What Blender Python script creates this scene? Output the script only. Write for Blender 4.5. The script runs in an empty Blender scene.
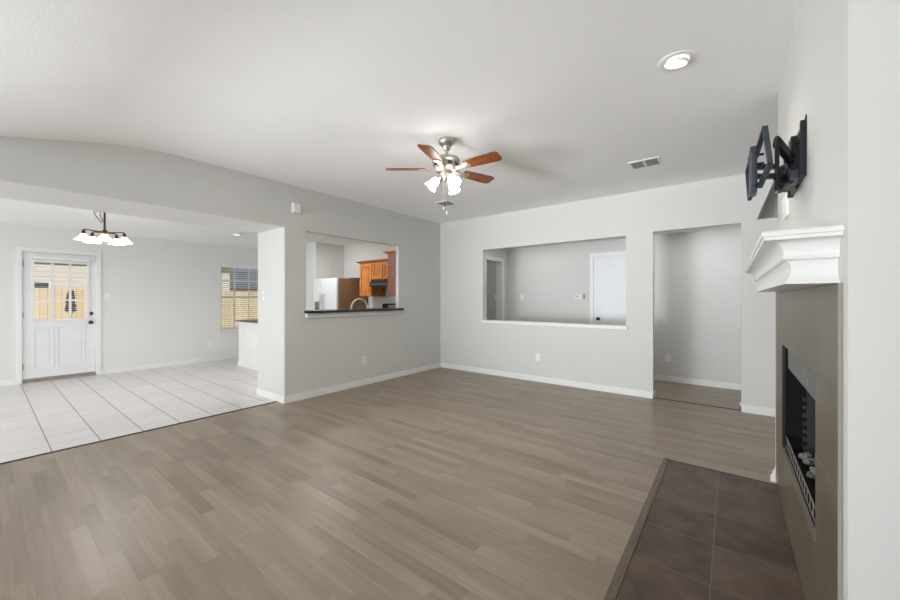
import bpy, bmesh, math, random
from mathutils import Vector, Matrix
random.seed(7)
C = bpy.context.scene.collection
SC = bpy.context.scene
R = math.radians

# ------------------------------------------------------------------ camera
TH = math.atan(281 / 363.0)
cam_d = bpy.data.cameras.new('camera'); cam = bpy.data.objects.new('camera', cam_d); C.objects.link(cam)
cam_d.sensor_width = 36.0; cam_d.lens = 36.0 * 363 / 900; cam_d.shift_y = -1 / 900.0
cam_d.clip_start = 0.05; cam_d.clip_end = 300
cam.location = (0, 0, 1.30); cam.rotation_euler = (R(90), 0, TH)
SC.camera = cam

# ------------------------------------------------------------------ sky, sun, window daylight, added fills, exposure
W = bpy.data.worlds.new('world'); SC.world = W; W.use_nodes = True
nt = W.node_tree; nt.nodes.clear()
wo = nt.nodes.new('ShaderNodeOutputWorld'); wb = nt.nodes.new('ShaderNodeBackground')
sky = nt.nodes.new('ShaderNodeTexSky'); sky.sky_type = 'HOSEK_WILKIE'; sky.turbidity = 3.0
sky.sun_direction = Vector((0.62, 0.25, 0.74)).normalized()
wb.inputs['Strength'].default_value = 1.3
nt.links.new(sky.outputs[0], wb.inputs[0]); nt.links.new(wb.outputs[0], wo.inputs[0])

sd = bpy.data.lights.new('sun', 'SUN'); sd.energy = 5; sd.angle = R(0.6); sd.color = (1, .98, .95)
so = bpy.data.objects.new('sun', sd); C.objects.link(so)
so.rotation_euler = Vector((0.62, 0.25, 0.74)).to_track_quat('Z', 'Y').to_euler()

def area(name, loc, rot, sx, sy, power, color=(1, 1, 1), spread=180):
    d = bpy.data.lights.new(name, 'AREA'); d.shape = 'RECTANGLE'; d.size = sx; d.size_y = sy
    d.energy = power; d.color = color; d.spread = R(spread)
    o = bpy.data.objects.new(name, d); C.objects.link(o); o.location = loc; o.rotation_euler = rot
    return o
# daylight entering by the windows of the rear wall, behind the camera
area('daylight_living', (-2.6, -5.95, 1.35), (R(105), 0, 0), 3.0, 1.7, 170, (.90, .955, 1.0))
area('daylight_dining', (-6.85, -5.95, 1.35), (R(108), 0, 0), 2.6, 1.7, 112, (.90, .955, 1.0))
# unseen uplight added to brighten the ceiling, standing in for floor bounce
area('ceiling_fill', (-2.9, -2.9, .25), (R(155), 0, 0), 2.8, 2.6, 55, (.90, .955, 1.0))
# unseen narrow fill added inside the room for far ceiling and back wall
area('far_fill', (-3.4, -3.6, .5), (R(103.5), 0, R(-14.5)), 1.4, 1.2, 38, (.92, .96, 1.0), 58)
# unseen fill discs added to brighten hall, kitchen and side room
for hx_, hy_, hz_, pw, nm in ((-2.9, 5.85, 2.318, 3.2, 'hall_fill'), (-.3, 5.85, 2.318, 5.5, 'hall_fill'), (-5.6, 3.6, 2.42, 15, 'kitchen_fill'), (-4.5, 6.2, 2.318, 2, 'side_room_fill')):
    hl = bpy.data.lights.new(nm, 'AREA'); hl.shape = 'DISK'; hl.size = .4; hl.energy = pw; hl.color = (.98, .985, 1)
    ho = bpy.data.objects.new(nm, hl); C.objects.link(ho); ho.location = (hx_, hy_, hz_)

VS = SC.view_settings
SC.display_settings.display_device = 'sRGB'
VS.view_transform = 'Standard'; VS.look = 'None'; VS.gamma = 1.0; VS.exposure = 0.09
VS.use_curve_mapping = False
SC.cycles.max_bounces = 12; SC.cycles.diffuse_bounces = 8
SC.cycles.use_denoising = True; SC.cycles.sample_clamp_indirect = 6

# ------------------------------------------------------------------ materials
def s2l(c):
    return tuple(((v / 255) / 12.92 if v / 255 <= .04045 else ((v / 255 + .055) / 1.055) ** 2.4) for v in c) + (1,)

class NT:
    def __init__(s, name):
        s.m = bpy.data.materials.new(name); s.m.use_nodes = True
        s.t = s.m.node_tree; s.b = s.t.nodes['Principled BSDF']; s.x = None
    def n(s, kind, **kw):
        nd = s.t.nodes.new(kind)
        for k, v in kw.items(): setattr(nd, k, v)
        return nd
    def l(s, a, b): s.t.links.new(a, b)
    def pos(s):
        if not s.x:
            g = s.n('ShaderNodeNewGeometry'); s.x = g.outputs['Position']
        return s.x
    def scale(s, vec, sc):
        nd = s.n('ShaderNodeVectorMath', operation='MULTIPLY'); s.l(vec, nd.inputs[0]); nd.inputs[1].default_value = sc
        return nd.outputs[0]
    def mth(s, op, a, b=None, c=None):
        nd = s.n('ShaderNodeMath', operation=op)
        for i, v in enumerate((a, b, c)):
            if v is None: continue
            if isinstance(v, (int, float)): nd.inputs[i].default_value = v
            else: s.l(v, nd.inputs[i])
        return nd.outputs[0]
    def noise(s, vec, scale, detail=3, rough=.55):
        nd = s.n('ShaderNodeTexNoise'); s.l(vec, nd.inputs['Vector'])
        nd.inputs['Scale'].default_value = scale; nd.inputs['Detail'].default_value = detail; nd.inputs['Roughness'].default_value = rough
        return nd.outputs['Fac']
    def ramp(s, fac, stops):
        nd = s.n('ShaderNodeValToRGB'); s.l(fac, nd.inputs[0])
        e = nd.color_ramp.elements
        while len(e) < len(stops): e.new(.5)
        for i, (p, c) in enumerate(stops): e[i].position = p; e[i].color = c
        return nd.outputs[0]
    def mix(s, fac, a, b, mode='MIX'):
        nd = s.n('ShaderNodeMix', data_type='RGBA', blend_type=mode)
        for k, v in ((0, fac), (6, a), (7, b)):
            if isinstance(v, (int, float)): nd.inputs[k].default_value = v
            elif isinstance(v, tuple): nd.inputs[k].default_value = v
            else: s.l(v, nd.inputs[k])
        return nd.outputs[2]
    def sep(s):
        nd = s.n('ShaderNodeSeparateXYZ'); s.l(s.pos(), nd.inputs[0]); return nd.outputs
    def comb(s, x, y, z):
        nd = s.n('ShaderNodeCombineXYZ')
        for i, v in enumerate((x, y, z)):
            if isinstance(v, (int, float)): nd.inputs[i].default_value = v
            else: s.l(v, nd.inputs[i])
        return nd.outputs[0]
    def bump(s, h, strength=.2, dist=.01):
        nd = s.n('ShaderNodeBump'); nd.inputs['Strength'].default_value = strength; nd.inputs['Distance'].default_value = dist
        s.l(h, nd.inputs['Height']); s.l(nd.outputs[0], s.b.inputs['Normal'])
    def col(s, c):
        if isinstance(c, tuple): s.b.inputs['Base Color'].default_value = c
        else: s.l(c, s.b.inputs['Base Color'])
    def set(s, rough=None, metal=None, spec=None, **kw):
        if rough is not None: s.b.inputs['Roughness'].default_value = rough
        if metal is not None: s.b.inputs['Metallic'].default_value = metal
        if spec is not None: s.b.inputs['Specular IOR Level'].default_value = spec
        for k, v in kw.items(): s.b.inputs[k].default_value = v
        return s

M = {}
def plain(name, rgb, rough=.6, metal=0, spec=.4, var=.03, nscale=6, **kw):
    t = NT(name); c = s2l(rgb)
    f = t.noise(t.pos(), nscale)
    lo = tuple(v * (1 - var) for v in c[:3]) + (1,); hi = tuple(min(1, v * (1 + var)) for v in c[:3]) + (1,)
    t.col(t.ramp(f, [(.3, lo), (.7, hi)])); t.set(rough, metal, spec, **kw)
    M[name] = t.m; return t

def wall_paint(name, rgb, bump=.12):
    t = plain(name, rgb, .75, 0, .25, .012, 1.5)
    t.bump(t.noise(t.pos(), 90, 2), bump, .004)
wall_paint('wall_paint', (216, 216, 213))
wall_paint('wall_paint_shaded', (212, 212, 209))  # same wall paint, with shade on left wall and beam put into the colour
wall_paint('soffit_paint_lit', (230, 230, 228))  # light on the beam's underside is put into this paler tone
wall_paint('dining_paint', (226, 226, 224))
t = plain('ceiling_paint', (246, 246, 246), .9, 0, .1, .01, 2)
t.bump(t.noise(t.pos(), 70, 3, .6), .16, .005)
plain('trim_white', (236, 236, 234), .4, 0, .4, .01)
plain('plate_white', (238, 237, 232), .35, 0, .5, .005)
plain('door_white', (232, 233, 236), .4, 0, .4, .015)
plain('threshold_grey', (158, 148, 138), .6, 0, .3, .15, 14)
plain('slot_grey', (122, 122, 120), .5)
plain('black_metal', (34, 36, 40), .42, .3, .5, .1, 20)
plain('dull_steel', (138, 132, 126), .5, .3, .4, .1, 20)
plain('steel_grey', (70, 75, 84), .4, .7, .5, .1, 20)
plain('soot_black', (12, 12, 13), .7, 0, .2, .2, 8)
plain('refractory', (58, 58, 58), .85, 0, .2, .15, 12)
plain('nickel', (196, 190, 180), .38, 1, .5, .04, 15)
plain('dark_nickel', (92, 86, 78), .35, 1, .5, .08, 15)
plain('chrome', (225, 225, 225), .2, .9, .5, .01)
plain('bronze', (92, 72, 44), .38, .85, .5, .15, 25)
plain('brass', (150, 112, 56), .35, .9, .5, .12, 25)
plain('fridge_white', (226, 227, 228), .35, .1, .5, .01)
plain('fridge_side', (150, 118, 90), .5, 0, .4, .05)
plain('dark_grey', (70, 70, 72), .5)
plain('black_gloss', (22, 18, 20), .25, 0, .5)
plain('counter_dark', (46, 42, 42), .22, 0, .5, .3, 90)
plain('edge_grey', (150, 146, 138), .6)
plain('cream_edge', (200, 190, 165), .6)
plain('fence_wood', (214, 182, 128), .8, 0, .2, .2, 4)
plain('siding', (214, 200, 182), .8, 0, .2, .04, 2)
plain('roof_shingle', (78, 84, 98), .9, 0, .2, .2, 5)
plain('brick_red', (150, 112, 98), .9, 0, .2, .15, 5)
plain('dark_glass', (40, 46, 58), .1, 0, .5)
plain('bark', (60, 50, 48), .9, 0, .2, .25, 12)
plain('dark_leaf', (44, 46, 40), .9, 0, .2, .3, 20)
plain('transition', (66, 56, 48), .5, 0, .4, .15, 12)
plain('blind_white', (236, 234, 228), .5, 0, .4, .01)
t = NT('rubble'); f = t.noise(t.pos(), 60, 4, .7)
t.col(t.ramp(f, [(.35, s2l((70, 68, 66))), (.65, s2l((170, 166, 160)))])); t.set(.9); M['rubble'] = t.m

def wood(name, dark, mid, light, axis=(3, 30, 30), rough=.35):
    t = NT(name); v = t.scale(t.pos(), axis); f = t.noise(v, 1.6, 5, .6)
    t.col(t.ramp(f, [(.25, s2l(dark)), (.5, s2l(mid)), (.75, s2l(light))])); t.set(rough, 0, .4); M[name] = t.m
wood('cabinet_wood', (150, 84, 36), (196, 124, 62), (222, 158, 92), (30, 30, 4))
wood('cabinet_wood_shaded', (120, 78, 62), (140, 94, 76), (154, 106, 88), (30, 30, 4))  # cabinet wood of the end unit, its shade put into the colour
wood('blade_wood', (92, 46, 20), (130, 72, 34), (156, 96, 52), (14, 14, 14), .3)
wood('border_wood', (82, 70, 58), (100, 87, 74), (114, 100, 86), (40, 3, 20), .45)

t = NT('glass'); t.b.inputs['Transmission Weight'].default_value = 1; t.b.inputs['IOR'].default_value = 1.02
t.set(.0, 0, .3); t.col((.98, .99, 1, 1)); M['glass'] = t.m

def lit(name, rgb, strength, base=(250, 248, 240)):
    t = NT(name); t.col(s2l(base)); t.set(.4)
    f = t.noise(t.pos(), 25, 3)
    lo = tuple(v * .85 for v in s2l(rgb)[:3]) + (1,)
    t.l(t.ramp(f, [(.3, lo), (.6, s2l(rgb))]), t.b.inputs['Emission Color'])
    t.b.inputs['Emission Strength'].default_value = strength; M[name] = t.m
lit('shade_lit', (255, 249, 244), 17)
lit('alabaster_lit', (255, 246, 232), 1.5)
lit('lens_lit', (255, 246, 230), 1.1)

# laminate: narrow strips running along X in random lengths
def laminate():
    t = NT('laminate'); x, y, z = t.sep()
    w = .074
    row = t.mth('FLOOR', t.mth('DIVIDE', y, w))
    wn = t.n('ShaderNodeTexWhiteNoise', noise_dimensions='1D'); t.l(row, wn.inputs['W'])
    ln = .72
    u = t.mth('ADD', t.mth('DIVIDE', x, ln), t.mth('MULTIPLY', wn.outputs['Value'], 17.3))
    blk = t.mth('FLOOR', u)
    wn2 = t.n('ShaderNodeTexWhiteNoise', noise_dimensions='2D'); t.l(t.comb(row, blk, 0), wn2.inputs['Vector'])
    v = wn2.outputs['Value']
    sh = t.mth('MULTIPLY', v, 37.0)
    gv = t.comb(t.mth('ADD', t.mth('MULTIPLY', x, 1.6), sh), t.mth('MULTIPLY', y, 42), sh)
    g = t.noise(gv, 1.0, 5, .62)
    big = t.noise(t.comb(t.mth('ADD', t.mth('MULTIPLY', x, 1.3), sh), t.mth('MULTIPLY', y, 5), sh), 1.2, 2)
    tone = t.mth('ADD', t.mth('ADD', t.mth('MULTIPLY', v, .22), t.mth('MULTIPLY', g, .50)), t.mth('MULTIPLY', big, .36))
    c = t.ramp(tone, [(.28, s2l((120, 107, 93))), (.52, s2l((143, 129, 113))), (.78, s2l((163, 149, 132)))])
    # seams
    fy = t.mth('FRACT', t.mth('DIVIDE', y, w)); fx = t.mth('FRACT', u)
    sy = t.mth('LESS_THAN', fy, .018); sx = t.mth('LESS_THAN', fx, .003)
    seam = t.mth('MULTIPLY', t.mth('MAXIMUM', sy, sx), .22)
    c = t.mix(seam, c, s2l((80, 69, 59)))
    t.col(c); t.set(.33, 0, .36)
    rr = t.mth('ADD', t.mth('MULTIPLY', g, .08), .31); t.l(rr, t.b.inputs['Roughness'])
    t.bump(g, .03, .002)
    M['laminate'] = t.m
laminate()

def tiles(name, base, dark, grout, pitch, off, gw, rough, axes='xy', grout2=None, vscale=3, lim=None, ymax=None, spread=.2):
    t = NT(name); o = t.sep(); ax = {'x': o[0], 'y': o[1], 'z': o[2]}
    a, b = ax[axes[0]], ax[axes[1]]
    ua = t.mth('DIVIDE', t.mth('SUBTRACT', a, off[0]), pitch[0]); ub = t.mth('DIVIDE', t.mth('SUBTRACT', b, off[1]), pitch[1])
    wn = t.n('ShaderNodeTexWhiteNoise', noise_dimensions='2D'); t.l(t.comb(t.mth('FLOOR', ua), t.mth('FLOOR', ub), 0), wn.inputs['Vector'])
    f = t.noise(t.pos(), vscale, 6, .65)
    tone = t.mth('ADD', t.mth('MULTIPLY', f, .8), t.mth('MULTIPLY', wn.outputs['Value'], .2))
    c = t.ramp(tone, [(.5 - spread, s2l(dark)), (.5 + spread, s2l(base))])
    def line(u, p):
        fr = t.mth('FRACT', t.mth('ADD', u, .5)); return t.mth('LESS_THAN', t.mth('ABSOLUTE', t.mth('SUBTRACT', fr, .5)), gw / p / 2)
    la, lb = line(ua, pitch[0]), line(ub, pitch[1])
    if lim:   # courses above this height are one tall slab
        la = t.mth('MULTIPLY', la, t.mth('LESS_THAN', b, lim[0])); lb = t.mth('MULTIPLY', lb, t.mth('LESS_THAN', b, lim[1]))
    if ymax: lb = t.mth('MULTIPLY', lb, t.mth('LESS_THAN', b, ymax))
    c = t.mix(la, c, s2l(grout2 or grout)); c = t.mix(lb, c, s2l(grout))
    t.col(c); t.set(rough, 0, .45)
    t.bump(t.mth('SUBTRACT', t.mth('MULTIPLY', f, .15), t.mth('MAXIMUM', la, lb)), .25, .003)
    M[name] = t.m
tiles('dining_tile', (217, 214, 212), (206, 202, 199), (120, 112, 104), (.305, .305), (-4.79, .37), .009, .28, grout2=(178, 171, 164))
tiles('hearth_tile', (98, 79, 64), (64, 50, 40), (112, 99, 85), (.325, .34), (-.073, 2.01), .0045, .5, vscale=5, lim=(9, 9), ymax=2.9, spread=.12)
tiles('surround_tile', (112, 103, 85), (88, 80, 65), (134, 124, 110), (.34, .33), (1.905, .388), .006, .34, 'yz', vscale=3, lim=(.388, .75))
tiles('lintel_slate', (124, 124, 122), (92, 92, 92), (84, 84, 83), (.3, .3), (1.92, .6), .004, .5, 'yz', vscale=9)

def yard():
    t = NT('dry_grass'); f = t.noise(t.pos(), 1.5, 6, .7)
    t.col(t.ramp(f, [(.3, s2l((150, 140, 84))), (.7, s2l((206, 192, 130)))])); t.set(.95, 0, .1); M['dry_grass'] = t.m
yard()
def lap():
    t = NT('lap_siding'); o = t.sep()
    fr = t.mth('FRACT', t.mth('DIVIDE', o[2], .2)); ln = t.mth('LESS_THAN', fr, .1)
    t.col(t.mix(t.mth('MULTIPLY', ln, .55), s2l((214, 205, 196)), s2l((140, 124, 108)))); t.set(.85, 0, .2); M['lap_siding'] = t.m
lap()
def pickets():
    t = NT('picket_wood'); o = t.sep()
    u = t.mth('DIVIDE', o[1], .14); fr = t.mth('FRACT', u)
    wn = t.n('ShaderNodeTexWhiteNoise', noise_dimensions='1D'); t.l(t.mth('FLOOR', u), wn.inputs['W'])
    c = t.ramp(wn.outputs['Value'], [(0, s2l((204, 182, 146))), (1, s2l((226, 208, 174)))])
    t.col(t.mix(t.mth('MULTIPLY', t.mth('LESS_THAN', fr, .07), .7), c, s2l((110, 86, 56)))); t.set(.85, 0, .2); M['picket_wood'] = t.m
pickets()

# ------------------------------------------------------------------ mesh helpers
ORG = {}
class MB:
    def __init__(s): s.bm = bmesh.new()
    def box(s, x0, x1, y0, y1, z0, z1, bev=0, seg=2):
        r = bmesh.ops.create_cube(s.bm, size=1); vs = r['verts']
        bmesh.ops.scale(s.bm, vec=(abs(x1 - x0), abs(y1 - y0), abs(z1 - z0)), verts=vs)
        bmesh.ops.translate(s.bm, vec=((x0 + x1) / 2, (y0 + y1) / 2, (z0 + z1) / 2), verts=vs)
        if bev:
            es = list({e for v in vs for e in v.link_edges})
            bmesh.ops.bevel(s.bm, geom=es, offset=bev, segments=seg, profile=.6, affect='EDGES')
        return s
    def prism(s, pts, axis, a, b):
        """polygon pts in the two other axes, extruded along axis from a to b"""
        def P(p, q):
            if axis == 'x': return (q, p[0], p[1])
            if axis == 'y': return (p[0], q, p[1])
            return (p[0], p[1], q)
        A = [s.bm.verts.new(P(p, a)) for p in pts]; B = [s.bm.verts.new(P(p, b)) for p in pts]
        n = len(pts); s.bm.faces.new(A); s.bm.faces.new(B[::-1])
        for i in range(n): s.bm.faces.new((A[i], B[i], B[(i + 1) % n], A[(i + 1) % n]))
        return s
    def lathe(s, prof, loc=(0, 0, 0), axis=(0, 0, 1), n=32):
        """prof [(r, h)], revolved about axis through loc"""
        q = Vector((0, 0, 1)).rotation_difference(Vector(axis).normalized()); L = Vector(loc)
        rings = []
        for r, h in prof:
            if r < 1e-6: rings.append([s.bm.verts.new(L + q @ Vector((0, 0, h)))])
            else: rings.append([s.bm.verts.new(L + q @ Vector((r * math.cos(2 * math.pi * i / n), r * math.sin(2 * math.pi * i / n), h))) for i in range(n)])
        for A, B in zip(rings, rings[1:]):
            for i in range(n):
                j = (i + 1) % n
                if len(A) == 1 and len(B) == 1: continue
                if len(A) == 1: f = (A[0], B[i], B[j])
                elif len(B) == 1: f = (A[i], B[0], A[j])
                else: f = (A[i], B[i], B[j], A[j])
                s.bm.faces.new(f)
        return s
    def tube(s, pts, r, n=10, closed=False):
        P = [Vector(p) for p in pts]; k = len(P); rings = []
        rr = r if isinstance(r, (list, tuple)) else [r] * k
        up = None
        for i in range(k):
            if closed: tg = (P[(i + 1) % k] - P[i - 1]).normalized()
            else: tg = ((P[min(i + 1, k - 1)] - P[max(i - 1, 0)])).normalized()
            if up is None:
                up = Vector((0, 0, 1)) if abs(tg.z) < .9 else Vector((1, 0, 0))
            sd_ = tg.cross(up).normalized(); up = sd_.cross(tg).normalized()
            rings.append([s.bm.verts.new(P[i] + rr[i] * (math.cos(2 * math.pi * a / n) * sd_ + math.sin(2 * math.pi * a / n) * up)) for a in range(n)])
        m = k if closed else k - 1
        for i in range(m):
            A, B = rings[i], rings[(i + 1) % k]
            for a in range(n): s.bm.faces.new((A[a], A[(a + 1) % n], B[(a + 1) % n], B[a]))
        if not closed: s.bm.faces.new(rings[0][::-1]); s.bm.faces.new(rings[-1])
        return s
    def bar(s, p, q, w, h, up=(0, 0, 1), bev=0):
        """rectangular bar from p to q, w wide (sideways), h high (along up)"""
        p, q = Vector(p), Vector(q); d = (q - p); L = d.length; d.normalize(); up = Vector(up)
        sd_ = d.cross(up).normalized(); up = sd_.cross(d).normalized()
        vs = [s.bm.verts.new(o + a * w / 2 * sd_ + b * h / 2 * up) for o in (p, q) for a, b in ((-1, -1), (1, -1), (1, 1), (-1, 1))]
        F = [(0, 1, 2, 3), (7, 6, 5, 4), (0, 4, 5, 1), (1, 5, 6, 2), (2, 6, 7, 3), (3, 7, 4, 0)]
        fs = [s.bm.faces.new([vs[i] for i in f]) for f in F]
        if bev: bmesh.ops.bevel(s.bm, geom=list({e for f in fs for e in f.edges}), offset=bev, segments=2, profile=.6, affect='EDGES')
        return s
    def sphere(s, loc, r, sc=(1, 1, 1), sub=2):
        v = bmesh.ops.create_icosphere(s.bm, subdivisions=sub, radius=r)['verts']
        bmesh.ops.scale(s.bm, vec=sc, verts=v); bmesh.ops.translate(s.bm, vec=loc, verts=v); return s
    def build(s, name, mat, parent=None, smooth=None, **props):
        bm = s.bm; bmesh.ops.recalc_face_normals(bm, faces=bm.faces)
        if parent is None:
            lo = [min(v.co[i] for v in bm.verts) for i in range(3)]; hi = [max(v.co[i] for v in bm.verts) for i in range(3)]
            org = Vector(((lo[0] + hi[0]) / 2, (lo[1] + hi[1]) / 2, lo[2]))
        else: org = ORG[parent]
        bmesh.ops.translate(bm, vec=-org, verts=bm.verts)
        me = bpy.data.meshes.new(name); bm.to_mesh(me); bm.free()
        me.materials.append(M[mat] if isinstance(mat, str) else mat)
        if smooth:
            for p in me.polygons: p.use_smooth = True
            me.set_sharp_from_angle(angle=R(smooth))
        o = bpy.data.objects.new(name, me); C.objects.link(o)
        if parent is None: o.location = org
        else: o.parent = parent
        ORG[o] = org
        for k, v in props.items(): o[k] = v
        return o

def struct(mb, name, mat, smooth=None): return mb.build(name, mat, smooth=smooth, kind='structure')
def thing(name, loc, label=None, cat=None, group=None, kind=None):
    o = bpy.data.objects.new(name, None); C.objects.link(o); o.location = loc; o.empty_display_size = .1
    ORG[o] = Vector(loc)
    if label: o['label'] = label
    if cat: o['category'] = cat
    if group: o['group'] = group
    if kind: o['kind'] = kind
    return o
def tag(o, label, cat, group=None, kind=None):
    o['label'] = label; o['category'] = cat
    if group: o['group'] = group
    if kind: o['kind'] = kind
    return o

# ------------------------------------------------------------------ the setting
XA, XA2 = -4.39, -4.455      # living/kitchen wall, room face and kitchen face
YB, YB2 = 5.37, 5.49         # back wall
XF = -8.6                    # dining far wall
YR = -6.0                    # rear wall
ZC, ZD = 2.74, 2.44
XR = 1.3

struct(MB().box(-4.55, XR, YR, 6.64, -.06, 0), 'floor', 'laminate')
struct(MB().box(XF, -4.55, YR, 4.75, -.06, 0), 'floor_dining', 'dining_tile')
struct(MB().box(-4.562, -4.536, YR, 2.31, -.002, .006, .003), 'trim_1', 'transition')
struct(MB().box(-.806, .095, 5.405, 5.435, -.002, .005, .002), 'trim_2', 'transition')
# living room ceiling: flat, then sloping down towards the rear
fold = []
for k in range(13):      # soft fold between the flat and the sloping part
    q = k / 12; yy = 1.30 - .75 * q
    fold.append((yy, ZC - .24 * .75 / 2 * q * q))
zs = fold[-1][1]; ye = fold[-1][0] - (zs - ZD) / .24
m = MB().prism([(5.4, ZC)] + fold + [(ye, ZD), (YR, ZD), (YR, ZC + .12), (5.4, ZC + .12)], 'x', -4.46, XR)
struct(m, 'ceiling', 'ceiling_paint', smooth=20)
struct(MB().box(XF, -4.44, YR, 4.75, ZD, ZD + .1), 'ceiling_dining', 'ceiling_paint')
struct(MB().box(-5.3, .12, YB2, 7.1, 2.325, 2.42).box(.12, XR, 5.95, 7.1, 2.325, 2.42), 'ceiling_hall', 'ceiling_paint')
struct(MB().box(XF - .2, XR + .2, YR - .2, 7.3, 3.0, 3.08), 'ceiling_sun_block', 'trim_white')  # unseen slab added to stop sun leaking through ceiling gaps

# left wall with the pass-through
z0, z1, ya, yb = 1.111, 2.187, 2.600, 4.266
m = MB().box(XA2, XA, 2.31, ya, 0, ZC).box(XA2, XA, yb, YB, 0, ZC).box(XA2, XA, ya, yb, 0, z0).box(XA2, XA, ya, yb, z1, ZC)
struct(m, 'wall_left', 'wall_paint_shaded')
struct(MB().box(-5.10, XA2, 2.31, 2.45, 0, ZD), 'wall_wing', 'wall_paint')
struct(MB().box(-5.12, XA, YR, 2.31, 2.202, ZC), 'wall_beam', 'wall_paint_shaded')
struct(MB().box(-5.12, XA, YR, 2.31, 2.197, 2.202), 'ceiling_soffit', 'soffit_paint_lit')

# back wall with the wide opening, the hall opening and the raking recess
wx0, wx1, wz0, wz1 = -3.430, -1.130, .930, 2.160
hx0, hx1, hz = -.806, .095, 2.180
m = MB().box(XA2, wx0, YB, YB2, 0, ZC).box(wx0, wx1, YB, YB2, 0, wz0).box(wx0, wx1, YB, YB2, wz1, ZC)
m.box(wx1, hx0, YB, YB2, 0, ZC).box(hx0, hx1, YB, YB2, hz, ZC)
m.box(hx1, XR, YB, YB2, 0, 2.198)
m.prism([(hx1, 2.198), (.229, 2.198), (.425, ZC), (hx1, ZC)], 'y', YB, YB2).box(1.0, XR, YB, YB2, 2.198, ZC)
m.box(.12, XR, 5.85, 5.95, 2.12, ZC + .1).box(.12, XR, YB2, 5.85, 2.12, 2.198)
struct(m, 'wall_back', 'wall_paint')
struct(MB().box(wx0 - .02, wx1 + .02, YB - .022, YB2 + .02, .885, .932, .004), 'trim_3', 'trim_white')

# chimney breast with the firebox hole
BX, BY0, BY1 = .260, 1.491, 3.42
fy0, fy1, fz0, fz1 = 1.915, 3.00, .388, 1.022
m = MB().box(BX, XR, fy1, BY1, 0, ZC).box(BX, XR, BY0, fy0, 0, ZC).box(BX, XR, fy0, fy1, fz1, ZC).box(BX, XR, fy0, fy1, 0, fz0)
struct(m, 'wall_chimney', 'wall_paint')
struct(MB().box(XR, XR + .1, YR, 6.74, 0, ZC + .1), 'wall_right', 'wall_paint')

# rear wall behind the camera with its two windows
m = MB()
for a, b in ((XF, -8.2), (-5.5, -3.9), (.4, XR)): m.box(a, b, YR - .12, YR, 0, ZC)
for a, b in ((-8.2, -5.5), (-3.9, .4)): m.box(a, b, YR - .12, YR, 0, .45).box(a, b, YR - .12, YR, 2.25, ZC)
struct(m, 'wall_rear', 'wall_paint')
for k, (a, b) in enumerate(((-8.2, -5.5), (-3.9, .4))):
    f = MB().box(a, a + .05, YR - .1, YR, .45, 2.25).box(b - .05, b, YR - .1, YR, .45, 2.25).box(a, b, YR - .1, YR, .45, .5).box(a, b, YR - .1, YR, 2.2, 2.25)
    struct(f, 'window_%d' % (k + 2), 'trim_white')

# dining far wall with door and window holes
dy0, dy1, dz1 = .384, 1.205, 2.035
ny0, ny1, nz0, nz1 = 3.13, 4.03, .645, 2.045
xo = XF - .14
m = MB().box(xo, XF, YR, dy0 - .02, 0, ZC).box(xo, XF, dy0 - .02, dy1 + .02, dz1 + .02, ZC).box(xo, XF, dy1 + .02, ny0, 0, ZC)
m.box(xo, XF, ny0, ny1, 0, nz0).box(xo, XF, ny0, ny1, nz1, ZC).box(xo, XF, ny1, 4.75, 0, ZC)
struct(m, 'wall_dining', 'dining_paint')
# kitchen walls: alcove for the refrigerator
m = MB().box(-6.55, XA2, 4.75, 4.87, 0, ZC).box(XF, -6.55, 4.09, 4.75, 0, ZC)
struct(m, 'wall_kitchen', 'wall_paint')
# hall
struct(MB().box(-3.73, XR, 6.64, 6.76, 0, ZC), 'wall_hall', 'wall_paint')
m = MB().box(-3.73, -3.63, YB2, 5.62, 0, ZC).box(-3.73, -3.63, 6.37, 6.64, 0, ZC).box(-3.73, -3.63, 5.62, 6.37, 2.05, ZC)
struct(m, 'wall_hall_end', 'wall_paint')
m = MB().box(-5.3, -3.73, 7.0, 7.1, 0, ZC).box(-5.4, -5.3, YB2, 7.1, 0, ZC).box(-5.3, -4.40, 5.40, YB2, 0, ZC)
struct(m, 'wall_side_room', 'wall_paint')
struct(MB().box(-5.3, -3.73, YB2, 7.0, -.06, 0), 'floor_side_room', 'laminate')

# baseboards
def bb(name, *runs):
    m = MB()
    for x0, x1, y0, y1 in runs:
        m.box(x0, x1, y0, y1, 0, .072, .002)
        # slim cap over the board
        cx0, cx1, cy0, cy1 = x0, x1, y0, y1
        if (x1 - x0) > (y1 - y0): cy0, cy1 = y0 + .002, y1 - .002
        else: cx0, cx1 = x0 + .002, x1 - .002
        m.box(cx0, cx1, cy0, cy1, .072, .088, .003)
    return struct(m, name, 'trim_white')
T = .015
bb('baseboard_left', (XA, XA + T, 2.3105, YB))
bb('baseboard_wing', (-5.10 - T, XA + T, 2.31 - T, 2.31), (-5.10 - T, -5.10, 2.31 - T, 2.45))
bb('baseboard_back', (XA + T, hx0 + T, YB - T, YB), (hx0, hx0 + T, YB - T, YB2))
bb('baseboard_corner', (hx1 - T, XR, YB - T, YB), (hx1 - T, hx1, YB - T, YB2))
bb('baseboard_hall', (-3.63, -2.0, 6.64 - T, 6.64), (-.98, XR, 6.64 - T, 6.64), (-3.63, -3.63 + T, 6.44, 6.64 - T))
bb('baseboard_dining', (XF, XF + T, YR, .325), (XF, XF + T, 1.275, 4.09))

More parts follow.
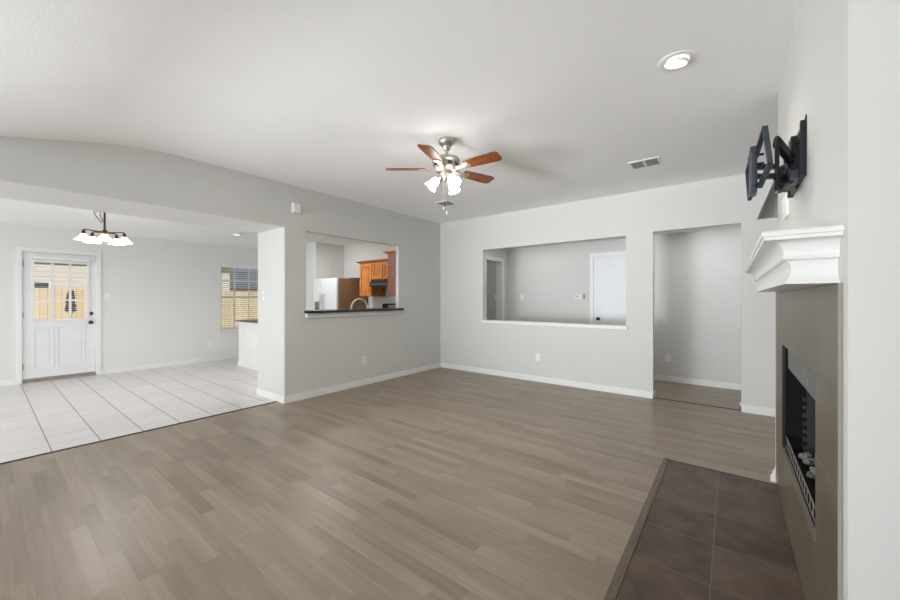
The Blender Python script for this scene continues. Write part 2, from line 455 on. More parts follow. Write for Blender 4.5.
# ------------------------------------------------------------------ dining door
d = thing('door_1', (XF, .79, 0), kind='structure')
m = MB().box(XF - .02, XF + .018, .325, .384, 0, 2.035, .004).box(XF - .02, XF + .018, 1.205, 1.268, 0, 2.035, .004).box(XF - .02, XF + .018, .325, 1.268, 2.035, 2.095, .004)
m.build('casing', 'trim_white', d)
gy0, gy1, gz0, gz1 = .505, 1.098, .975, 1.885
xs0, xs1 = XF - .055, XF - .012
m = MB().box(xs0, xs1, dy0 + .004, gy0, .03, 2.03).box(xs0, xs1, gy1, dy1 - .004, .03, 2.03).box(xs0, xs1, gy0, gy1, .03, gz0).box(xs0, xs1, gy0, gy1, gz1, 2.03)
slab = m.build('door_slab', 'door_white', d)
# raised moulding of the lower panels
for a, b in ((.495, .715), (.745, 1.075)):
    m = MB()
    za, zb = .20, .86
    for q in ((a, a + .02, za, zb), (b - .02, b, za, zb), (a + .021, b - .021, za, za + .02), (a + .021, b - .021, zb - .02, zb)): m.box(xs1 - .004, xs1 + .009, q[0], q[1], q[2], q[3], .004)
    m.box(xs1 - .004, xs1 + .004, a + .045, b - .045, za + .045, zb - .045, .003)
    m.build('panel', 'door_white', slab)
m = MB()
for q in ((gy0 - .03, gy0 + .006, gz0 - .03, gz1 + .03), (gy1 - .006, gy1 + .03, gz0 - .03, gz1 + .03), (gy0 + .007, gy1 - .007, gz0 - .03, gz0 + .006), (gy0 + .007, gy1 - .007, gz1 - .006, gz1 + .03)):
    m.box(xs1 - .006, xs1 + .012, *q, .003)
lite = m.build('lite_frame', 'door_white', d)
m = MB()
for k in (1, 2): y = gy0 + (gy1 - gy0) * k / 3; m.box(xs0 + .005, xs1 + .006, y - .014, y + .014, gz0, gz1)
for k in (1, 2): z = gz0 + (gz1 - gz0) * k / 3; m.box(xs0 + .006, xs1 + .005, gy0, gy1, z - .013, z + .013)
m.build('muntins', 'door_white', lite)
MB().box(xs0 + .012, xs0 + .016, gy0, gy1, gz0, gz1).build('pane', 'glass', lite)
m = MB(); z = gz0 + .02
while z < gz1 - .01:
    m.bar((xs0 + .028, gy0 + .008, z), (xs0 + .028, gy1 - .008, z), .016, .0012, (.55, 0, 1)); z += .034
m.build('mini_blind', 'blind_white', lite)
m = MB().box(XF - .012, XF + .05, gy0 - .02, gy1 + .02, 1.925, 1.975, .004)
m.build('shade_headrail', 'trim_white', d)
MB().box(XF - .06, XF + .03, dy0, dy1, 0, .028, .004).box(xs1, xs1 + .012, dy0 + .01, dy1 - .01, .032, .062, .003).build('threshold', 'threshold_grey', d)
for z, nm in ((.905, 'door_knob'), (1.055, 'deadbolt')):
    y = 1.142
    m = MB().lathe([(0, 0), (.032, 0), (.032, .006), (.012, .012), (.011, .035)] + ([(.026, .042), (.03, .055), (.024, .068), (0, .07)] if nm == 'door_knob' else [(.02, .036), (.02, .04), (0, .041)]), (xs1, y, z), (1, 0, 0), 20)
    k = m.build(nm, 'dark_nickel', d, 40)
for z in (.25, 1.05, 1.85):
    MB().tube([(XF - .004, dy0 + .002, z - .045), (XF - .004, dy0 + .002, z + .045)], .008).box(XF - .012, XF - .006, dy0 - .01, dy0 + .02, z - .045, z + .045).build('hinge', 'nickel', d)

# ------------------------------------------------------------------ dining window with its blind
w = thing('window_1', (XF, (ny0 + ny1) / 2, nz0), kind='structure')
m = MB()
xw0, xw1 = XF - .10, XF - .06
for q in ((ny0, ny0 + .035, nz0, nz1), (ny1 - .035, ny1, nz0, nz1), (ny0 + .036, ny1 - .036, nz0, nz0 + .04), (ny0 + .036, ny1 - .036, nz1 - .04, nz1), (ny0 + .036, ny1 - .036, 1.325, 1.37)): m.box(xw0, xw1, *q, .003)
m.build('sash_frame', 'trim_white', w)
m = MB()
for k in (1, 2): y = ny0 + (ny1 - ny0) * k / 3; m.box(xw0 + .01, xw1 - .01, y - .012, y + .012, nz0, nz1)
for z in (.99, 1.70): m.box(xw0 + .011, xw1 - .011, ny0, ny1, z - .012, z + .012)
m.build('muntins', 'trim_white', w)
MB().box(xw0 + .016, xw0 + .02, ny0, ny1, nz0, nz1).build('pane', 'glass', w)
MB().box(XF - .06, XF + .065, ny0 - .06, ny1 + .06, nz0 - .032, nz0 - .002, .004).box(XF, XF + .016, ny0 - .04, ny1 + .04, nz0 - .085, nz0 - .03, .003).build('window_sill', 'trim_white', w)

b = thing('window_blind', (XF - .03, (ny0 + ny1) / 2, nz1), 'white horizontal slat blind hanging in the dining room window', 'window blind')
MB().box(XF - .055, XF + .012, ny0 + .005, ny1 - .005, nz1 - .06, nz1 - .003, .004).build('headrail', 'blind_white', b)
m = MB()
k = 0; z = nz1 - .085
while z > nz0 + .05:
    m.bar((XF - .028, ny0 + .01, z), (XF - .028, ny1 - .01, z), .044, .003, (0.42, 0, 1)); z -= .046
m.build('slats', 'blind_white', b)
MB().box(XF - .05, XF - .006, ny0 + .01, ny1 - .01, nz0 + .012, nz0 + .03, .003).build('bottom_rail', 'blind_white', b)
m = MB()
for y in (ny0 + .15, ny1 - .15): m.tube([(XF - .028, y, nz1 - .05), (XF - .028, y, nz0 + .02)], .002, 6)
m.build('lift_cord', 'blind_white', b)

# ------------------------------------------------------------------ hall doors
d = thing('door_2', (-1.45, 6.64, 0), kind='structure')
m = MB().box(-1.988, -1.921, 6.622, 6.66, 0, 2.044, .004).box(-1.05, -.99, 6.622, 6.66, 0, 2.044, .004).box(-1.988, -.99, 6.622, 6.66, 2.045, 2.112, .004)
m.build('casing', 'trim_white', d)
MB().box(-1.915, -1.055, 6.615, 6.638, .01, 2.04, .003).build('door_slab', 'door_white', d)
MB().lathe([(0, 0), (.03, 0), (.03, .006), (.012, .01), (.012, .03), (.026, .038), (.028, .052), (0, .06)], (-1.835, 6.615, .955), (0, -1, 0), 18).build('door_knob', 'black_metal', d, 40)
d = thing('door_3', (-3.63, 6.0, 0), kind='structure')
m = MB().box(-3.745, -3.605, 5.56, 5.635, 0, 2.039, .004).box(-3.745, -3.605, 6.36, 6.44, 0, 2.039, .004).box(-3.745, -3.605, 5.56, 6.44, 2.04, 2.115, .004)
m.build('casing', 'trim_white', d)

# ------------------------------------------------------------------ bar counter of the pass-through
o = thing('bar_counter', (XA, 3.40, 1.06), 'dark bar counter ledge of the pass-through on a white apron', 'counter')
MB().box(-4.72, -4.388, ya + .002, yb - .002, 1.112, 1.148, .003).box(XA + .001, -4.28, 2.572, 4.285, 1.112, 1.148, .004).build('countertop', 'counter_dark', o)
MB().box(XA, XA + .045, 2.585, 4.25, 1.055, 1.112, .004).build('apron', 'trim_white', o)

# ------------------------------------------------------------------ kitchen
# base cabinets and counter under the pass-through
o = thing('sink_cabinet', (-4.76, 3.5, 0), 'white kitchen base cabinet below the pass-through ledge', 'cabinet')
MB().box(-5.03, XA2 - .002, 2.46, 4.04, .1, .88).box(-4.98, XA2 - .002, 2.46, 4.04, 0, .1).build('carcass', 'trim_white', o)
for k in range(4):
    y = 2.475 + k * .39
    dd = MB().box(-5.05, -5.03, y, y + .375, .14, .86, .004).build('door', 'trim_white', o)
    MB().tube([(-5.075, y + .33, .66), (-5.075, y + .33, .78)], .006).build('handle', 'nickel', dd)
MB().box(-5.07, XA2 - .002, 2.455, 4.06, .881, .919, .004).build('countertop', 'counter_dark', o)
o = thing('faucet', (-4.88, 3.86, .919), 'white gooseneck faucet arching above the bar ledge', 'faucet')
MB().lathe([(0, 0), (.028, 0), (.028, .012), (.016, .03), (.014, .06), (0, .06)], (-4.90, 4.035, .919)).build('base', 'chrome', o, 40)
pts = [(-4.90, 4.035, .95), (-4.90, 4.035, 1.12)]
for k in range(13):
    a = math.pi * k / 12; pts.append((-4.90, 3.866 + .168 * math.cos(a), 1.14 + .16 * math.sin(a)))
pts.append((-4.90, 3.698, 1.10))
MB().tube(pts, .014, 12).build('spout', 'trim_white', o, 60)
MB().tube([(-4.90, 4.035, .99), (-4.86, 4.06, 1.03)], .007).build('lever', 'chrome', o)

# refrigerator
o = thing('refrigerator', (-6.12, 4.35, 0), 'white side by side refrigerator with brown sides and an ice dispenser', 'refrigerator')
rx0, rx1 = -6.50, -5.735
MB().box(rx0, rx1, 4.05, 4.72, .03, 1.69, .006).box(rx0 + .04, rx1 - .04, 4.1, 4.7, 0, .03).build('body', 'fridge_side', o)
sx = -6.166
for a, b_, h in ((rx0, sx - .003, 'l'), (sx + .003, rx1, 'r')):
    dd = MB().box(a, b_, 4.00, 4.046, .08, 1.69, .008).build('door', 'fridge_white', o)
    hx = sx - .035 if h == 'l' else sx + .035
    MB().tube([(hx, 4.0, .75), (hx, 3.955, .78), (hx, 3.955, 1.38), (hx, 4.0, 1.41)], .013, 10).build('handle', 'nickel', dd, 60)
    if h == 'l':
        MB().box(-6.44, -6.27, 3.994, 4.002, 1.02, 1.25, .002).build('dispenser_frame', 'slot_grey', dd)
        MB().box(-6.42, -6.29, 3.991, 3.996, 1.03, 1.13).build('dispenser_well', 'dark_grey', dd)
MB().box(rx0 + .03, rx1 - .03, 4.01, 4.04, .01, .075).build('kick_grille', 'dark_grey', o)
tag(MB().box(-5.98, -5.75, 4.45, 4.66, 1.691, 1.712, .004).build('tray', 'black_gloss'), 'flat black tray lying on top of the refrigerator', 'tray')

# wall cabinets
def cab_door(parent, x0, x1, y, za, zb):
    r_ = .05
    dm = MB().box(x0, x0 + r_, y - .02, y, za, zb, .002).box(x1 - r_, x1, y - .02, y, za, zb, .002).box(x0 + r_, x1 - r_, y - .02, y, za, za + r_, .002).box(x0 + r_, x1 - r_, y - .02, y, zb - r_, zb, .002)
    dm.box(x0 + r_, x1 - r_, y - .006, y, za + r_, zb - r_)
    dm.box(x0 + r_ + .025, x1 - r_ - .025, y - .019, y, za + r_ + .025, zb - r_ - .025, .012)
    return dm.build('door', 'cabinet_wood', parent)
CY = 4.43
o = thing('wall_cabinet', (-5.42, 4.6, 1.345), 'tall honey oak wall cabinet next to the refrigerator', 'cabinet', 'kitchen wall cabinets')
MB().box(-5.605, -5.245, CY, 4.745, 1.345, 1.965).build('carcass', 'cabinet_wood', o)
cab_door(o, -5.59, -5.255, CY, 1.36, 1.95)
o2 = thing('wall_cabinet', (-4.95, 4.6, 1.65), 'short honey oak wall cabinet above the black range hood', 'cabinet', 'kitchen wall cabinets')
MB().box(-5.243, -4.655, CY, 4.745, 1.655, 1.965).build('carcass', 'cabinet_wood', o2)
cab_door(o2, -5.235, -4.965, CY, 1.665, 1.95); cab_door(o2, -4.94, -4.67, CY, 1.665, 1.95)
def crown(parent, x0, x1, yf, yb_, z, e=.06, h=.045):
    loops = []
    m = MB()
    for ee, zz in ((0, z), (.012, z + .005), (.03, z + .02), (e, z + h - .008), (e, z + h)):
        loops.append([m.bm.verts.new(p) for p in ((x0 - ee, yf - ee, zz), (x1, yf - ee, zz), (x1, yb_, zz), (x0 - ee, yb_, zz))])
    for A, B in zip(loops, loops[1:]):
        for i in range(4): m.bm.faces.new((A[i], A[(i + 1) % 4], B[(i + 1) % 4], B[i]))
    m.bm.faces.new(loops[0][::-1]); m.bm.faces.new(loops[-1])
    return m.build('crown_molding', 'cabinet_wood', parent)
crown(o, -5.605, -5.245, CY, 4.745, 1.966); crown(o2, -5.243, -4.655, CY, 4.745, 1.966, .06)
o = thing('wall_cabinet', (-4.55, 4.5, 1.35), 'taller brown end cabinet with painted-in shade nearest the pass-through jamb', 'cabinet', 'kitchen wall cabinets')
MB().box(-4.640, XA2 - .004, 4.26, 4.745, 1.352, 2.06).build('carcass', 'cabinet_wood_shaded', o)
crown(o, -4.640, XA2 - .004, 4.26, 4.745, 2.061, .06, .05)
o = thing('range_hood', (-4.95, 4.55, 1.52), 'black range hood mounted under the short wall cabinet', 'range hood')
MB().prism([(4.36, 1.525), (4.74, 1.525), (4.74, 1.653), (4.40, 1.653), (4.36, 1.60)], 'x', -5.238, -4.66).build('hood_shell', 'black_gloss', o)
MB().box(-5.20, -4.70, 4.352, 4.362, 1.545, 1.585).build('control_strip', 'dark_grey', o)
o = thing('kitchen_range', (-4.95, 4.45, 0), 'black kitchen range standing under the range hood', 'stove')
MB().box(-5.235, -4.66, 4.14, 4.74, .02, .905, .005).build('body', 'black_gloss', o)
MB().box(-5.235, -4.66, 4.66, 4.74, .905, 1.215, .01).build('backguard', 'black_gloss', o)
MB().box(-5.06, -4.86, 4.652, 4.662, 1.13, 1.19).build('control_panel', 'slot_grey', o)
MB().box(-5.2, -4.7, 4.125, 4.139, .25, .75, .004).build('oven_door', 'dark_glass', o)
MB().tube([(-5.17, 4.10, .79), (-4.73, 4.10, .79)], .012).build('oven_handle', 'nickel', o)
o = thing('base_cabinet', (-5.48, 4.45, 0), 'honey oak base cabinet between refrigerator and range', 'cabinet')
MB().box(-5.70, -5.24, 4.14, 4.745, .1, .88).box(-5.70, -5.24, 4.2, 4.745, 0, .1).build('carcass', 'cabinet_wood', o)
cab_door(o, -5.69, -5.25, 4.14, .13, .86)
MB().box(-5.715, -5.238, 4.10, 4.745, .881, .919, .004).build('countertop', 'counter_dark', o)
# peninsula
o = thing('peninsula', (-6.4, 3.35, 0), 'white kitchen peninsula with a thin dark counter behind the wing wall', 'kitchen peninsula')
MB().box(-7.58, -5.3, 3.07, 3.62, .0, .868, .003).build('body', 'trim_white', o)
MB().box(-7.59, -5.3, 3.055, 3.07, 0, .088, .003).box(-7.595, -7.58, 3.055, 3.62, 0, .088, .003).build('base_trim', 'trim_white', o)
MB().box(-7.62, -5.28, 3.02, 3.68, .869, .890, .004).build('countertop', 'counter_dark', o)

# ------------------------------------------------------------------ mantel
o = thing('mantel_shelf', (BX, 2.46, 1.35), 'white crown moulded mantel shelf above the fireplace tiles', 'mantel')
cx, y0, y1 = .153, 1.600, 3.335
def ring_part(name, prof):
    m = MB(); L = []
    for e, z in prof:
        L.append([m.bm.verts.new(p) for p in ((cx - e, y0 - e, z), (cx - e, y1 + e, z), (BX - .001, y1 + e, z), (BX - .001, y0 - e, z))])
    for A, B in zip(L, L[1:]):
        for i in range(4): m.bm.faces.new((A[i], A[(i + 1) % 4], B[(i + 1) % 4], B[i]))
    m.bm.faces.new(L[0]); m.bm.faces.new(L[-1][::-1])
    return m.build(name, 'trim_white', o, 30)
ring_part('shelf_board', [(.046, 1.484), (.068, 1.486), (.070, 1.490), (.070, 1.496), (.075, 1.499), (.075, 1.511), (.070, 1.516)])
cove = []
for k in range(9):
    a = math.pi / 2 * k / 8; cove.append((.018 + .034 * (1 - math.cos(a)), 1.438 + .046 * math.sin(a)))
ring_part('crown_molding', cove)
ring_part('bead_molding', [(.010, 1.424), (.018, 1.425), (.022, 1.429), (.022, 1.433), (.018, 1.438)])
ring_part('frieze_molding', [(.016, 1.3485), (.016, 1.354), (.011, 1.360), (.006, 1.370), (.001, 1.382), (-.001, 1.394), (.000, 1.404), (.004, 1.414), (.010, 1.4235)])

# ------------------------------------------------------------------ fireplace
o = thing('fireplace', (.255, 2.46, 0), 'fireplace in taupe tile with an open black firebox', 'fireplace')
SX = .25
m = MB().box(SX, BX - .001, 1.55, fy0, 0, 1.347).box(SX, BX - .001, fy1, 3.42, 0, 1.347).box(SX, BX - .001, fy0, fy1, 0, fz0).box(SX, BX - .001, fy0, fy1, fz1, 1.347)
m.build('tile_surround', 'surround_tile', o)
MB().box(SX - .003, BX - .001, 3.42, 3.428, .0, 1.347).build('far_edge_trim', 'cream_edge', o)
MB().box(SX - .001, BX - .001, 1.546, 1.5495, 0, 1.347).build('near_edge_trim', 'edge_grey', o)
m = MB().box(.262, .80, fy1 - .012, fy1 - .002, fz0 + .002, fz1 - .002).box(.262, .80, fy0 + .002, fy0 + .012, fz0 + .002, fz1 - .002)
m.box(.79, .80, fy0 + .012, fy1 - .012, fz0 + .002, fz1 - .002).box(.262, .79, fy0 + .012, fy1 - .012, fz0 + .002, fz0 + .012).box(.262, .79, fy0 + .012, fy1 - .012, fz1 - .012, fz1 - .002)
fb = m.build('firebox', 'soot_black', o)
m = MB().box(.352, .78, fy1 - .06, fy1 - .013, fz0 + .013, .88)
for k in range(7): m.box(.335, .352, fy1 - .058, fy1 - .02, fz0 + .03 + k * .047, fz0 + .055 + k * .047)
m.build('refractory_panel', 'refractory', fb)
MB().box(.270, .30, fy0 + .013, 2.96, .888, fz1 - .013, .002).build('lintel_panel', 'lintel_slate', o)
m = MB().box(SX - .003, .261, fy1 - .010, fy1 - .001, fz0 + .008, fz1 - .001)
m.build('frame', 'black_metal', o)
m = MB().box(SX - .002, .262, fy0 + .001, fy1 - .031, fz0, fz0 + .006)
m.build('sill_trim', 'nickel', o)
m = MB().box(.266, .2675, fy0 + .013, fy1 - .013, fz0 + .068, fz0 + .082).box(.266, .2675, fy0 + .013, fy1 - .013, fz0 + .013, fz0 + .022)
for k in range(15):
    y = fy0 + .03 + k * (fy1 - fy0 - .06) / 14
    m.box(.266, .2675, y - .009, y + .009, fz0 + .022, fz0 + .068)
m.build('louver_grille', 'dull_steel', o)
m = MB()
for k in range(46):
    r_ = random.uniform(.014, .030); m.sphere((random.uniform(.31, .50), random.uniform(2.25, 2.85), fz0 + .018 + r_ * .6 + random.random() * .035), r_, (1, random.uniform(.8, 1.3), .75), 1)
rb = m.build('rubble', 'rubble'); tag(rb, 'pale rubble pile inside the black firebox', 'rubble', kind='stuff')

o = thing('hearth', (-.09, 2.4, 0), 'dark slate tile hearth laid flush in front of the fireplace', 'hearth')
MB().box(-.39, .249, 1.2, 3.365, .001, .011).build('tile_field', 'hearth_tile', o)
MB().box(-.433, -.391, 1.2, 3.40, .001, .014, .004).build('side_border', 'border_wood', o)
MB().box(-.391, .249, 3.366, 3.384, .001, .013, .003).build('far_border', 'transition', o)
# torn bit of white baseboard at the surround's foot
m = MB().prism([(.22, .001), (.258, .001), (.258, .125), (.247, .118), (.243, .09), (.235, .082), (.231, .06), (.222, .05)], 'y', 3.43, 3.445)
tag(m.build('trim_scrap', 'trim_white'), 'small broken scrap of white trim at the foot of the fireplace tiles', 'trim')

# ------------------------------------------------------------------ TV mount
o = thing('tv_mount', (BX, 2.45, 1.85), 'black full motion television wall mount on the chimney wall', 'tv mount')
px = BX - .001
m = MB().box(px - .020, px, 2.187, 2.212, 1.836, 2.080, .003).box(px - .022, px, 2.60, 2.632, 1.836, 2.080, .003)
m.box(px - .014, px, 2.212, 2.60, 2.035, 2.072, .003).box(px - .014, px, 2.212, 2.60, 1.840, 1.876, .003)
m.box(px - .034, px, 2.36, 2.45, 1.84, 2.075, .004)
m.prism([(px - .006, 2.076), (px, 2.076), (px, 2.10), (px - .003, 2.10)], 'y', 2.187, 2.20)
m.build('wall_plate', 'black_metal', o)
MB().bar((.240, 2.40, 1.955), (.163, 2.22, 2.018), .026, .042, bev=.004).build('inner_arm', 'black_metal', o)
MB().bar((.240, 2.40, 1.850), (.165, 2.22, 1.862), .026, .040, bev=.004).build('inner_arm', 'black_metal', o)
MB().bar((.166, 2.235, 1.885), (.222, 2.55, 1.985), .018, .030, bev=.003).build('inner_arm', 'steel_grey', o)
MB().bar((.166, 2.235, 1.800), (.222, 2.55, 1.880), .018, .036, bev=.003).build('inner_arm', 'steel_grey', o)
MB().tube([(.166, 2.22, 1.792), (.166, 2.22, 2.040)], .0085, 12).build('hinge_post', 'black_metal', o, 60)
MB().tube([(.224, 2.55, 1.855), (.224, 2.55, 2.03)], .009, 12).build('hinge_post', 'black_metal', o, 60)
for zz in (1.905, 1.862):
    MB().bar((.160, 2.225, zz), (.088, 2.19, zz + .004), .026, .022, bev=.003).build('outer_arm', 'black_metal', o)
MB().bar((px - .034, 2.215, 1.856), (px - .034, 2.43, 1.852), .036, .040, bev=.006).build('plate_cover', 'steel_grey', o)
MB().bar((px - .045, 2.25, 1.842), (px - .085, 2.36, 1.825), .022, .034, bev=.004).build('cable_guide', 'steel_grey', o)
hd = MB().box(.066, .092, 2.09, 2.19, 1.772, 1.978, .006).box(.070, .088, 2.075, 2.09, 1.80, 1.95, .003).build('head_plate', 'steel_grey', o)
for zz in (1.942, 1.902):
    MB().tube([(.088, 2.12, zz), (.112, 2.10, zz - .006)], .0055, 8).build('tilt_bolt', 'black_metal', hd)
def loop(pts, w, h):
    m = MB()
    for p, q in zip(pts, pts[1:]): m.bar(p, q, w, h, (1, 0, 0.01), .002)
    return m
loop([(.086, 2.10, 1.930), (.111, 1.98, 2.010), (.127, 1.98, 1.855), (.100, 2.10, 1.795)], .020, .018).build('bracket_loop', 'steel_grey', o)
loop([(.074, 2.17, 1.95), (.064, 2.34, 1.935), (.073, 2.36, 1.802), (.090, 2.18, 1.835)], .020, .016).build('bracket_loop', 'black_metal', o)
loop([(.080, 2.17, 1.96), (.071, 2.34, 2.0), (.075, 2.35, 1.94)], .016, .012).build('bracket_loop', 'black_metal', o)

# cable outlet plate below the mount
o = thing('cable_plate', (BX, 2.96, 1.77), 'white cable outlet plate on the chimney wall under the television mount', 'outlet')
MB().box(BX - .016, BX - .001, 2.76, 2.99, 1.772, 1.895, .004).build('plate', 'plate_white', o)
for y in (2.82, 2.93): MB().box(BX - .018, BX - .015, y - .03, y + .03, 1.798, 1.87, .001).build('port', 'trim_white', o)

# ------------------------------------------------------------------ wall plates
def plate(kind, pos, n, label, group=None, mat='plate_white'):
    """cover plate on a wall at pos, facing the direction n"""
    n = Vector(n); sd_ = Vector((0, 0, 1)).cross(n)
    o = thing('light_switch' if kind == 'switch' else 'power_outlet', pos, label, 'light switch' if kind == 'switch' else 'outlet', 'light switches on the walls' if kind == 'switch' else 'power outlets low on the walls')
    P = Vector(pos)
    def bx(name, s0, s1, a, b, za, zb, mt, par, bev=.001):
        p = P + n * a; q = P + n * b
        m = MB(); lo = p + sd_ * s0; hi = q + sd_ * s1
        m.box(min(lo.x, hi.x), max(lo.x, hi.x), min(lo.y, hi.y), max(lo.y, hi.y), P.z + za, P.z + zb, bev); return m.build(name, mt, par)
    pl = bx('cover_plate', -.036, .036, .0005, .007, -.058, .058, mat, o, .002)
    if kind == 'switch':
        bx('toggle', -.006, .006, .007, .020, -.012, .012, mat, o)
    else:
        for z in (-.022, .022):
            rc = bx('receptacle', -.017, .017, .007, .0095, z - .015, z + .015, mat, o)
            bx('slots', -.009, -.006, .0095, .0102, z - .006, z + .006, 'slot_grey', rc, 0)
            bx('slots', .006, .009, .0095, .0102, z - .006, z + .006, 'slot_grey', rc, 0)
    return o
plate('switch', (XF, 1.345, 1.35), (1, 0, 0), 'white light switch plate right of the glazed back door')
plate('outlet', (XF, 2.92, .365), (1, 0, 0), 'white outlet low on the dining wall below left of the window')
plate('switch', (-4.925, 2.31, 1.352), (0, -1, 0), 'white light switch plate on the end of the wing wall')
plate('outlet', (XA, 3.546, .37), (1, 0, 0), 'white outlet low on the grey wall under the pass-through')
plate('outlet', (-2.404, YB, .385), (0, -1, 0), 'white outlet low on the back wall under the wide opening')
plate('outlet', (-.787, 6.64, .37), (0, -1, 0), 'white outlet low on the hall wall seen through the tall doorway')
plate('switch', (-3.314, 6.64, 1.335), (0, -1, 0), 'white switch plate on the hall wall near its left corner')
plate('switch', (-4.14, 7.0, 1.344), (0, -1, 0), 'white switch plate on the dark wall inside the hall doorway')
o = thing('thermostat', (-2.17, 6.64, 1.30), 'small white thermostat on the hall wall left of the white door', 'thermostat')
MB().box(-2.245, -2.125, 6.622, 6.6395, 1.30, 1.385, .004).build('body', 'plate_white', o)
MB().box(-2.22, -2.185, 6.6205, 6.6225, 1.335, 1.36).build('display', 'slot_grey', o)
MB().box(-2.095, -2.08, 6.618, 6.6395, 1.30, 1.39, .002).build('dial_cover', 'slot_grey', o)
o = thing('door_chime', (XA, 2.455, 2.39), 'white door chime box high on the grey left wall', 'door chime')
MB().box(XA + .0005, XA + .055, 2.405, 2.50, 2.393, 2.513, .008, 3).build('cover', 'plate_white', o)
MB().box(XA + .0005, XA + .012, 2.40, 2.505, 2.388, 2.518, .002).build('back_plate', 'trim_white', o)

# ------------------------------------------------------------------ ceiling fixtures
def downlight(name, x, y, z, label, r=.085, tilt=None, power=12):
    o = thing(name, (x, y, z), label, 'ceiling light', 'recessed ceiling lights')
    MB().lathe([(r * .74, -.001), (r * .78, -.006), (r, -.009), (r + .012, -.004), (r + .013, 0)], (x, y, z), n=40).build('trim_ring', 'trim_white', o, 40)
    ax = Vector(tilt or (0, 0, 1)).normalized()
    rr = r * .72
    MB().lathe([(rr, .0), (rr, -.012), (rr * .96, -.018)], (x, y, z - .002), ax, 40).build('eyeball', 'trim_white', o, 40)
    MB().lathe([(0, -.016), (rr * .94, -.016), (rr * .95, -.013)], (x, y, z - .002), ax, 40).build('lens', 'lens_lit', o, 40)
    l = bpy.data.lights.new(name + '_lamp', 'SPOT'); l.energy = power; l.spot_size = R(130); l.spot_blend = .7; l.shadow_soft_size = .06; l.color = (1, .93, .82)
    lo = bpy.data.objects.new(name + '_lamp', l); C.objects.link(lo); lo.location = (x, y, z - .05)
downlight('recessed_light', -.262, 2.575, ZC, 'recessed eyeball light in the living room ceiling', .087, (.16, -.12, 1), 10)
downlight('recessed_light', -6.851, 2.748, ZD, 'small recessed light in the dining room ceiling near the kitchen', .08, None, 10)
downlight('recessed_light', -5.5, 3.7, ZD, 'recessed light in the kitchen ceiling', .08, None, 10)

def vent(x0, x1, y0, y1, label, split):
    xc, yc = (x0 + x1) / 2, (y0 + y1) / 2
    o = thing('air_vent', (xc, yc, ZC), label, 'air vent', 'ceiling air vents')
    m = MB(); f = .022
    for q in ((x0, x1, y0, y0 + f), (x0, x1, y1 - f, y1), (x0, x0 + f, y0 + f, y1 - f), (x1 - f, x1, y0 + f, y1 - f)): m.box(*q, ZC - .010, ZC - .0005, .002)
    if split: m.box(xc - .012, xc + .012, y0 + f, y1 - f, ZC - .010, ZC - .0005, .002)
    m.build('frame', 'trim_white', o)
    MB().box(x0 + f, x1 - f, y0 + f, y1 - f, ZC - .0012, ZC - .0004).build('duct_opening', 'dark_grey', o)
    n = 9
    m = MB()
    for k in range(n):
        y = y0 + f + (y1 - y0 - 2 * f) * (k + .5) / n
        m.bar((x0 + f, y, ZC - .006), (x1 - f, y, ZC - .006), .013, .0015, (0, .75, .6))
    m.build('slats', 'slot_grey', o)
vent(-.865, -.575, 4.18, 4.42, 'white rectangular air vent in the ceiling near the back wall', True)
vent(-3.50, -3.26, 4.15, 4.39, 'grey square air vent in the ceiling beyond the fan', False)

# ceiling fan
FX, FY = -2.03, 2.57
o = thing('ceiling_fan', (FX, FY, ZC), 'brushed nickel ceiling fan with five wooden blades and glass shades', 'ceiling fan')
MB().lathe([(0, 0), (.066, 0), (.072, -.008), (.072, -.03), (.066, -.045), (.050, -.058), (.036, -.066), (.034, -.085), (.026, -.1), (0, -.1)], (FX, FY, ZC), n=36).build('canopy', 'nickel', o, 40)
MB().tube([(FX, FY, ZC - .09), (FX, FY, ZC - .16)], .015, 14).build('downrod', 'nickel', o, 60)
mt = MB().lathe([(0, 0), (.03, 0), (.045, -.012), (.085, -.02), (.115, -.035), (.126, -.055), (.126, -.068), (.118, -.074), (.112, -.082), (.112, -.112), (.118, -.118), (.108, -.136), (.085, -.15), (.05, -.155), (0, -.155)], (FX, FY, ZC - .145), n=48).build('motor_housing', 'nickel', o, 40)
for k in range(10):
    a = 2 * math.pi * k / 10; MB().bar((FX + .1145 * math.cos(a - .16), FY + .1145 * math.sin(a - .16), ZC - .242), (FX + .1145 * math.cos(a + .16), FY + .1145 * math.sin(a + .16), ZC - .242), .006, .022).build('vent_slot', 'dark_nickel', mt)
BZ = 2.47
